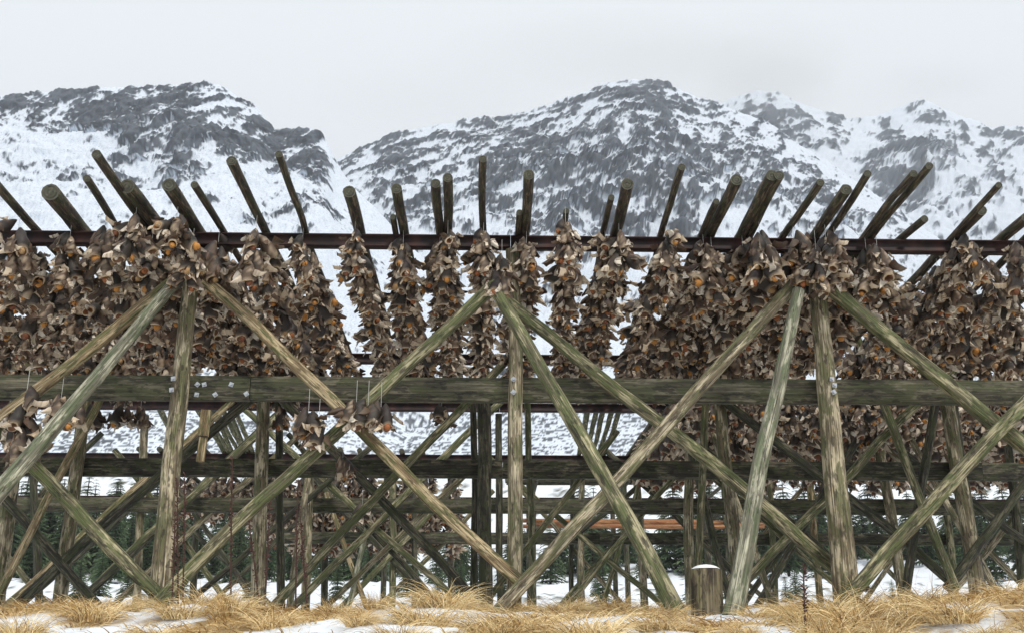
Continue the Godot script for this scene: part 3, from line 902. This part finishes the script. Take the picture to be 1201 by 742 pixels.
func interp_ridge(r: Array, x: float) -> float:
	if x <= r[0][0]: return r[0][1]
	for i in range(1, r.size()):
		if x <= r[i][0]:
			return lerpf(r[i - 1][1], r[i][1], (x - r[i - 1][0]) / (r[i][0] - r[i - 1][0]))
	return r[r.size() - 1][1]

func ledge(u: float) -> float:
	var f := u - floorf(u)
	return f / .62 if f < .62 else (1.0 - f) / .38

# Rock stands out where the relief is steep; snow lies on the rest.
func build_mountain(called: String, label: String, ridge: Array, far: float, out: Array, foot: float, cols: int, rows: int, spread: float, most: float, patches: Array, seed_: int) -> void:
	var big := FastNoiseLite.new(); big.seed = seed_; big.fractal_type = FastNoiseLite.FRACTAL_RIDGED; big.fractal_octaves = 5; big.frequency = 1.0
	var fine := FastNoiseLite.new(); fine.seed = seed_ + 5; fine.fractal_octaves = 5; fine.frequency = 1.0; fine.fractal_gain = .68
	var big2 := FastNoiseLite.new(); big2.seed = seed_ + 9; big2.fractal_type = FastNoiseLite.FRACTAL_RIDGED; big2.fractal_octaves = 4; big2.frequency = 1.0
	var back := 10
	var R := rows + back
	var P := PackedVector3Array()
	P.resize((R + 1) * (cols + 1))
	var x0: float = ridge[0][0]
	var x1: float = ridge[ridge.size() - 1][0]
	var CR := PackedFloat32Array()
	CR.resize(P.size())
	for i in R + 1:
		var t := minf(1.0, float(i) / rows)
		var d := lerp_table(out, t)
		var over := maxf(0.0, float(i - rows) / back)
		for j in cols + 1:
			var xr := lerpf(x0, x1, float(j) / cols)
			var top := interp_ridge(ridge, xr) + 0.76
			var e := lerpf(foot, maxf(top / far, foot + 0.01), t)
			var dd := d + over * 260.0
			var x := xr / far * dd
			var y := d * e - over * over * 260.0
			var c := spread
			for b in patches:
				var ua: float = (xr / far - b[0]) / b[2]
				var ub: float = (e - b[1]) / b[3]
				c += b[4] * exp(-ua * ua - ub * ub)
			c = minf(c, most)
			var s := far / 1000.0
			var fold := smoothstep(0.16, 0.42, t)
			var rid := big.get_noise_3d(x * .0045 / s, y * .004 / s, dd * .0045 / s)
			var warp := fine.get_noise_3d(x * .009 / s, y * .009 / s, dd * .009 / s)
			# beds of rock dip to one side; gullies cut down through them
			var p1 := (x * .80 + y * .60) / s + 22.0 * warp
			var p2 := (y * .80 - x * .60) / s + 22.0 * warp
			var v := .55 * fine.get_noise_3d(p1 * .010, p2 * .017, dd * .004 / s) + .55 * big2.get_noise_3d(p1 * .020, p2 * .034, dd * .01 / s + 9.0) + .40 * fine.get_noise_3d(p1 * .045 + 50.0, p2 * .10, dd * .03 / s)
			v += c
			CR[i * (cols + 1) + j] = v
			var edge := 1.0 - 0.85 * smoothstep(.75, .99, t)
			y += (rid * 30.0 * edge + fine.get_noise_3d(x * .03 / s, y * .03 / s, 4.0) * 5.0 * (.5 + .5 * edge)) * s * fold
			dd -= (clampf(v, -.25, .5) * 30.0 + fine.get_noise_3d(x * .05 / s, y * .07 / s, dd * .05 / s) * 7.0) * s * fold * (0.3 + 0.7 * edge)
			P[i * (cols + 1) + j] = Vector3(x, y + EYE.y - (1.0 if i == 0 else 0.0), EYE.z - dd)
	var st := SurfaceTool.new()
	st.begin(Mesh.PRIMITIVE_TRIANGLES)
	var lo := Color(.022, .028, .038)
	var hi := Color(.115, .128, .145)
	var snow := Color(.77, .82, .88)
	for i in R + 1:
		for j in cols + 1:
			var k := i * (cols + 1) + j
			var a := P[i * (cols + 1) + maxi(j - 1, 0)]
			var b := P[i * (cols + 1) + mini(j + 1, cols)]
			var c := P[maxi(i - 1, 0) * (cols + 1) + j]
			var e := P[mini(i + 1, R) * (cols + 1) + j]
			var n := (b - a).cross(e - c).normalized()
			var p := P[k]
			var s := far / 1000.0
			var g := fine.get_noise_3d(p.x * .09 / s, p.y * .13 / s, p.z * .06 / s)
			var g2 := fine.get_noise_3d(p.x * .02 / s + 30.0, p.y * .03 / s, p.z * .02 / s)
			var rock := smoothstep(-.03, .05, CR[k] + .30 * g + .55 * (.80 - absf(n.y)))
			if i < rows * .30:   # dwarf scrub showing through the snow of the lower slope
				var scrub := fine.get_noise_3d(p.x * .30, 0.0, p.z * .26) + .35 * fine.get_noise_3d(p.x * .03, 0.0, p.z * .04)
				rock = maxf(rock * smoothstep(rows * .2, rows * .3, i), .95 * smoothstep(.05, .10, scrub))
			st.set_color(snow.lerp(lo.lerp(hi, smoothstep(-.5, .5, .8 * g2 + 1.2 * g + .8 * fine.get_noise_3d(p.x * .05 / s, p.y * .3 / s - p.x * .1 / s, p.z * .05 / s))), rock))
			st.add_vertex(p)
	for i in R:
		for j in cols:
			var a := i * (cols + 1) + j
			var b := a + cols + 1
			for k in [a, b + 1, a + 1, a, b, b + 1]: st.add_index(k)
	st.generate_normals()
	st.set_material(M.hill)
	tag(put(called, st.commit()), label, "mountain", "", "structure")

# mist caught on the summits
func build_mist() -> void:
	for c in MIST:
		var o := base("summit_cloud", Vector3(c[0], c[1], c[2]))
		tag(o, c[7], "cloud")
		var m := FogMaterial.new()
		m.density = c[6]
		m.albedo = Color(1, 1, 1)
		for k in 6:
			var f := FogVolume.new()
			f.name = "cloud_puff"
			f.shape = RenderingServer.FOG_VOLUME_SHAPE_ELLIPSOID
			var g := rng.randf_range(.45, .8)
			f.size = Vector3(c[3] * g, c[4] * rng.randf_range(.5, 1.0), c[5] * g)
			f.material = m
			o.add_child(f, true)
			f.position = Vector3(c[3] * rng.randf_range(-.32, .32), c[4] * rng.randf_range(-.25, .2), k * 9.0)

func build_mountains() -> void:
	build_mountain("mountain_west", "flat topped dark crag above a smooth snow slope", RIDGE_WEST, 800.0, [0.0, 190.0, .13, 300.0, .4, 520.0, .74, 700.0, 1.0, 800.0], .153, 540, 320, -.77, -.19, ROCK_WEST, 4)
	build_mountain("mountain", "broad snow streaked peak with its summit in mist", RIDGE_MAIN, 1200.0, [0.0, 190.0, .12, 330.0, .4, 700.0, .75, 1000.0, 1.0, 1200.0], .153, 680, 330, -.64, -.29, ROCK_MAIN, 14)
	build_mountain("mountain_east", "pale far ridge of snow and rock fading into cloud", RIDGE_BACK, 1900.0, [0.0, 800.0, .5, 1450.0, 1.0, 1900.0], .22, 340, 200, -.66, -.24, ROCK_EAST, 25)

# ------------------------------------------------------------------ plants

func spruce_crown(H: float, seed_: int) -> ArrayMesh:
	var r := RandomNumberGenerator.new()
	r.seed = seed_
	var st := SurfaceTool.new()
	st.begin(Mesh.PRIMITIVE_TRIANGLES)
	var whorls := 25
	for i in whorls:
		var t := (i + r.randf() * .6) / whorls
		var y := H * (0.07 + 0.92 * t)
		var R := H * 0.21 * pow(1.0 - t, 0.85) + H * .012
		var nb := 9 if t < .8 else 6
		for k in nb:
			var a := TAU * k / nb + r.randf() * .8 + i
			var len := R * r.randf_range(.65, 1.15)
			var dir := Vector3(cos(a), 0, sin(a))
			var sd := Vector3(-sin(a), 0, cos(a))
			var tone := r.randf_range(.6, 1.35)
			for s in 6:
				var f := (s + .4) / 6.0
				var c := Vector3(0, y - len * .42 * f * f + len * .12 * f, 0) + dir * len * f
				var col := (Color(.05, .085, .04).lerp(Color(.10, .145, .068), r.randf()) * tone).lerp(Color(.10, .11, .06), (seed_ % 5) * .06)
				for sgn in [-1.0, 1.0]:
					var tip: Vector3 = c + dir * len * .24 + sd * (sgn * len * .38 * (1.15 - f)) + Vector3(0, -len * r.randf_range(.08, .3), 0)
					st.set_color(col); st.add_vertex(c - dir * len * .07)
					st.set_color(col); st.add_vertex(tip)
					st.set_color(col); st.add_vertex(c + dir * len * .15 + Vector3(0, -len * .05, 0))
			st.set_color(Color(.04, .07, .03) * tone)
	st.set_smooth_group(-1)
	st.generate_normals()
	st.set_material(M.needles)
	return st.commit()

func build_trees() -> void:
	var protos := []
	for k in 5:
		var H := 5.5
		var o := Node3D.new()
		var tr := MeshInstance3D.new()
		tr.name = "trunk"
		tr.mesh = log_mesh(Vector3.ZERO, Vector3(0, H * .9, 0), .09, .02, M.bark, .004, 7)
		var cr := MeshInstance3D.new()
		cr.name = "crown"
		cr.mesh = spruce_crown(H, 500 + k)
		o.add_child(tr); o.add_child(cr)
		protos.append(o)
	var spots := []   # x, distance, height
	for k in 125:      # dense wood to the west
		spots.append([rng.randf_range(-80, -30), rng.randf_range(100, 150), rng.randf_range(5.0, 11.5), 0])
	for k in 120:      # dense wood to the east
		spots.append([rng.randf_range(6, 80), rng.randf_range(100, 150), rng.randf_range(5.0, 11.5), 1])
	for k in 50:
		spots.append([rng.randf_range(-34, 8), rng.randf_range(88, 120), rng.randf_range(4.0, 7.0), 2])
	for k in 38:      # young trees in the snow
		spots.append([rng.randf_range(-30, 34), rng.randf_range(40, 66), rng.randf_range(1.3, 3.0), 3])
	var words := ["dark spruce in the dense wood behind the bare west bays of the rack", "dark spruce in the dense wood behind the head laden east bays", "low spruce in the thin strip of wood behind the middle bays", "young spruce growing alone in the open snow behind the rack"]
	var groups := ["west spruce wood", "east spruce wood", "thin middle strip of spruce", "young spruces in the snow"]
	for s in spots:
		var o: Node3D = protos[rng.randi() % 5].duplicate()
		o.name = numbered("spruce_tree")
		add_child(o)
		var z: float = 10.0 - s[1]
		var k: float = s[2] / 5.5
		o.transform = Transform3D(Basis(Vector3.UP, rng.randf() * TAU).scaled(Vector3(k * rng.randf_range(.9, 1.15), k, k * rng.randf_range(.9, 1.15))), Vector3(s[0], ground_y(s[0], z) - .1, z))
		tag(o, words[s[3]], "spruce", groups[s[3]])

func tussock_mesh(blades: int, spread: float, length: float, seed_: int) -> ArrayMesh:
	var r := RandomNumberGenerator.new()
	r.seed = seed_
	var st := SurfaceTool.new()
	st.begin(Mesh.PRIMITIVE_TRIANGLES)
	var comb := r.randf() * TAU
	for b in blades:
		var a := r.randf() * TAU
		var rad := spread * sqrt(r.randf()) * .55
		var p := Vector3(cos(a) * rad, -.03, sin(a) * rad)
		var az := a + r.randf_range(-.9, .9)
		if r.randf() < .35: az = comb + r.randf_range(-.6, .6)
		var out := Vector3(cos(az), 0, sin(az))
		var L := length * r.randf_range(.55, 1.2)
		var up := r.randf_range(.5, 1.6)
		var col := Color(.70, .47, .18).lerp(Color(.96, .80, .48), r.randf())
		if r.randf() < .22: col = Color(.30, .185, .08)
		col *= r.randf_range(.75, 1.1)
		var wd := r.randf_range(.0025, .0055)
		var n := 5
		var dir := (out + Vector3.UP * up * 1.6).normalized()
		var side := dir.cross(Vector3.UP).normalized().rotated(dir, r.randf() * 2.0)
		var pts := [p]
		var fall := r.randf_range(.2, .6)
		for k in n:
			p += dir * L / n
			pts.append(p)
			dir = (dir + Vector3.DOWN * fall + out * .1 + Vector3(r.randf_range(-.12, .12), 0, r.randf_range(-.12, .12))).normalized()
			if p.y < .015 and dir.y < 0.0: dir.y = 0.02
		for k in n:
			var w0 := wd * (1.0 - float(k) / n * .8)
			var w1 := wd * (1.0 - float(k + 1) / n * .8)
			quad(st, [pts[k] - side * w0, pts[k] + side * w0, pts[k + 1] + side * w1, pts[k + 1] - side * w1], [col, col, col, col])
	st.generate_normals()
	st.set_material(M.straw)
	return st.commit()

func build_grass() -> void:
	var kinds := []
	for k in 6: kinds.append(tussock_mesh(480, .32, .46, 800 + k))
	for t in TUSSOCKS:
		var o := put("grass_tussock", kinds[rng.randi() % 6])
		var x: float = t[0]
		var z: float = t[1]
		o.transform = Transform3D(Basis(Vector3.UP, rng.randf() * TAU).scaled(Vector3(t[2] * rng.randf_range(.9, 1.15), t[2] * rng.randf_range(.8, 1.1), t[2])), Vector3(x, ground_y(x, z), z))
		tag(o, "drooping golden tussock of dead grass on the bank, %s" % ("before the snow capped stub" if x > .3 and x < 3.0 else "in the thick straw" if x >= 3.0 else "before the dead stalks" if x < -1.2 else "before the middle post"), "grass tussock", "grass tussocks on the bank")
	var wisp := tussock_mesh(14, .12, .15, 900)
	var spots := []
	for k in 14000:
		var x := rng.randf_range(-6.5, 7.0)
		var z := rng.randf_range(-1.5, 4.2)
		var n := n1.get_noise_2d(x * 2.3 + 300.0, z * 2.3) + .2 - (0.22 if x > 3.2 else 0.0)
		if n < 0.06 or rng.randf() < .06: spots.append(Vector3(x, ground_y(x, z), z))
	var mm := MultiMesh.new()
	mm.transform_format = MultiMesh.TRANSFORM_3D
	mm.mesh = wisp
	mm.instance_count = spots.size()
	for i in spots.size():
		mm.set_instance_transform(i, Transform3D(Basis(Vector3.UP, rng.randf() * TAU).scaled(Vector3.ONE * rng.randf_range(.6, 1.3)), spots[i]))
	var mi := MultiMeshInstance3D.new()
	mi.name = "dry_grass"
	mi.multimesh = mm
	add_child(mi)
	tag(mi, "sparse flattened straw poking through the snow of the bank", "grass", "", "stuff")
	# upright dead stalks
	for i in WEEDS.size():
		var a: Array = WEEDS[i][0]
		var b: Array = WEEDS[i][1]
		var tip := Vector3(a[0], a[1], a[2])
		var foot := Vector3(b[0], b[1], b[2])
		foot.y = minf(foot.y, ground_y(foot.x, foot.z)) - .03
		var o := base("dead_stalk", foot)
		tag(o, "red brown dead stalk standing by the rack's front left posts" if i < 8 else "single dark red stalk standing alone in the straw", "weed stalk", "dead stalks by the left posts" if i < 8 else "")
		put("stem", log_mesh(foot, tip, .008, .004, M.stalk, .012, 6), o)
		var st := SurfaceTool.new()
		st.begin(Mesh.PRIMITIVE_TRIANGLES)
		for k in 90:
			var f := rng.randf_range(.35, 1.0)
			var c := (tip - foot) * f
			var dir := Vector3(rng.randf_range(-1, 1), rng.randf_range(-.2, 1.2), rng.randf_range(-1, 1)).normalized()
			var l := rng.randf_range(.012, .045)
			var sd := dir.cross(Vector3(.3, .5, .8)).normalized() * .006
			var col := Color(.065, .027, .02) * rng.randf_range(.6, 1.5)
			quad(st, [c, c + dir * l * .5 + sd, c + dir * l, c + dir * l * .5 - sd], [col, col, col, col])
		st.generate_normals()
		st.set_material(M.straw)
		put("seed_head", st.commit(), o).set_meta("kind", "stuff")

func build_details() -> void:
	# sawn stub with a cap of snow
	var p := Vector3(1.73, .155, 1.1)
	var q := Vector3(1.715, -.45, 1.1)
	var o := base("wooden_stub", Vector3(p.x, 0, p.z))
	tag(o, "short sawn log stub capped with snow beside the prop's foot", "log stub")
	put("log", log_mesh(p, q, .125, .125, M.stub, .0, 20), o, p - o.position)
	var st := SurfaceTool.new()
	st.begin(Mesh.PRIMITIVE_TRIANGLES)
	var S := 24
	for i in 6:
		for j in S:
			var v := []
			for k in [[0, 0], [0, 1], [1, 1], [1, 0]]:
				var f: float = (i + k[0]) / 6.0
				var a: float = TAU * ((j + k[1]) % S) / S
				var rr := .108 * f * (1.0 + .1 * n2.get_noise_2d(cos(a) * 60.0, sin(a) * 60.0))
				v.append(Vector3(cos(a) * rr, .006 + .032 * (1.0 - pow(f, 3.0)) + .006 * n2.get_noise_2d(cos(a) * rr * 900.0, sin(a) * rr * 900.0) * (1.0 - f), sin(a) * rr))
			quad(st, v, [Color.WHITE, Color.WHITE, Color.WHITE, Color.WHITE])
	st.generate_normals()
	st.set_material(M.snow)
	put("snow_cap", st.commit(), o, p - o.position)
	# poles stacked crosswise on the farther rack
	for k in 15:
		var y: float = [3.05, 3.11, 3.17][k % 3] + rng.randf_range(-.02, .02)
		var x := .9 + rng.randf() * 1.6
		var z := -17.0 - k * .16
		var a := Vector3(x, y + k * .02, z)
		var b := a + Vector3(rng.randf_range(3.6, 5.2), rng.randf_range(-.03, .03), -.1)
		var l := put("stacked_pole", log_mesh(a, b, .05, .04, M.rust_wood, .004, 8), self, a)
		tag(l, "reddish brown barked pole in the stack behind the rack's middle", "pole", "reddish poles stacked behind the rack")
	for k in 7:
		var a := Vector3(-2.6 + rng.randf() * .3, 3.6 + k * .09, -17.5 - (k % 3) * .3)
		var b := a + Vector3(rng.randf_range(1.0, 1.6), .03, -.2)
		var l := put("short_pole", log_mesh(a, b, .045, .04, M.rust_wood if k % 2 else M.tan, .004, 8), self, a)
		tag(l, "short orange brown pole end stacked beside the rear cod heads", "pole", "short orange poles behind the rack")
	for k in 8:
		var a := Vector3(.4 + rng.randf() * .4, 4.22 + (k % 4) * .08, -17.2 - k * .2)
		var b := a + Vector3(rng.randf_range(2.4, 6.0), rng.randf_range(-.05, .05), 0)
		var l := put("grey_pole", log_mesh(a, b, .05, .045, M.dark, .004, 8), self, a)
		tag(l, "grey pole laid level above the reddish stack behind the rack", "pole", "grey poles above the reddish stack")
	# trestles that carry the stacks
	for x in [-2.3, 1.2, 3.4, 5.8]:
		var t := base("pole_trestle", Vector3(x, 0, -18.0))
		tag(t, "dark upright trestle carrying the stacked poles behind the rack", "trestle", "trestles behind the rack")
		for zz in [.9, -1.6]:
			put("post", log_mesh(Vector3(0, 4.7, zz), Vector3(.03, -.5, zz), .06, .07, M.dark, .004, 8), t, Vector3(0, 4.7, zz))
		for yy in [2.96, 3.5, 4.12]:
			put("crosspiece", log_mesh(Vector3(.1, yy, 1.1), Vector3(.1, yy, -1.8), .05, .05, M.dark, .004, 8), t, Vector3(.1, yy, 1.1))

func _ready() -> void:
	rng.seed = 20
	n1.seed = 1; n1.frequency = 0.35; n1.fractal_octaves = 4
	n2.seed = 2; n2.frequency = 0.03; n2.fractal_octaves = 3
	var cam := Camera3D.new()
	cam.position = EYE
	cam.rotation_degrees = Vector3(18.4, -1.5, 0)
	cam.fov = 31.1
	cam.near = 0.1
	cam.far = 6000.0
	add_child(cam)
	cam.current = true
	var sky := ProceduralSkyMaterial.new()
	sky.sky_top_color = Color(.915, .93, .943)
	sky.sky_horizon_color = Color(.91, .925, .938)
	sky.ground_bottom_color = Color(.78, .80, .83)
	sky.ground_horizon_color = Color(.88, .90, .92)
	sky.sun_angle_max = 1.0
	var env := Environment.new()
	env.background_mode = Environment.BG_SKY
	env.sky = Sky.new()
	env.sky.sky_material = sky
	env.tonemap_mode = Environment.TONE_MAPPER_LINEAR
	env.volumetric_fog_enabled = true
	env.volumetric_fog_density = 0.0
	env.tonemap_exposure = 1.25
	env.sdfgi_enabled = true
	env.ssao_enabled = true
	env.ssil_enabled = true
	env.fog_enabled = true
	env.fog_light_color = Color(.90, .93, .97)
	env.fog_density = 0.00023
	var we := WorldEnvironment.new()
	we.environment = env
	add_child(we)
	var sun := DirectionalLight3D.new()
	sun.light_energy = 0.5
	sun.light_color = Color(1.0, .97, .93)
	sun.light_angular_distance = 10.0
	sun.rotation_degrees = Vector3(-48, 28, 0)
	sun.shadow_enabled = true
	add_child(sun)

	make_materials()
	M.stub = wood_mat(97, Color(.075, .058, .036), Color(.20, .165, .10), Color(.16, .14, .07), Color(.022, .017, .012), 0.34, 0.36)
	M.stalk = flat_mat(Color(.055, .024, .018), .8)
	build_ground()
	build_mountains()
	build_mist()
	build_trees()
	build_rack()
	make_bundles()
	build_poles()
	build_details()
	build_grass()
	for o in bundles: o.free()
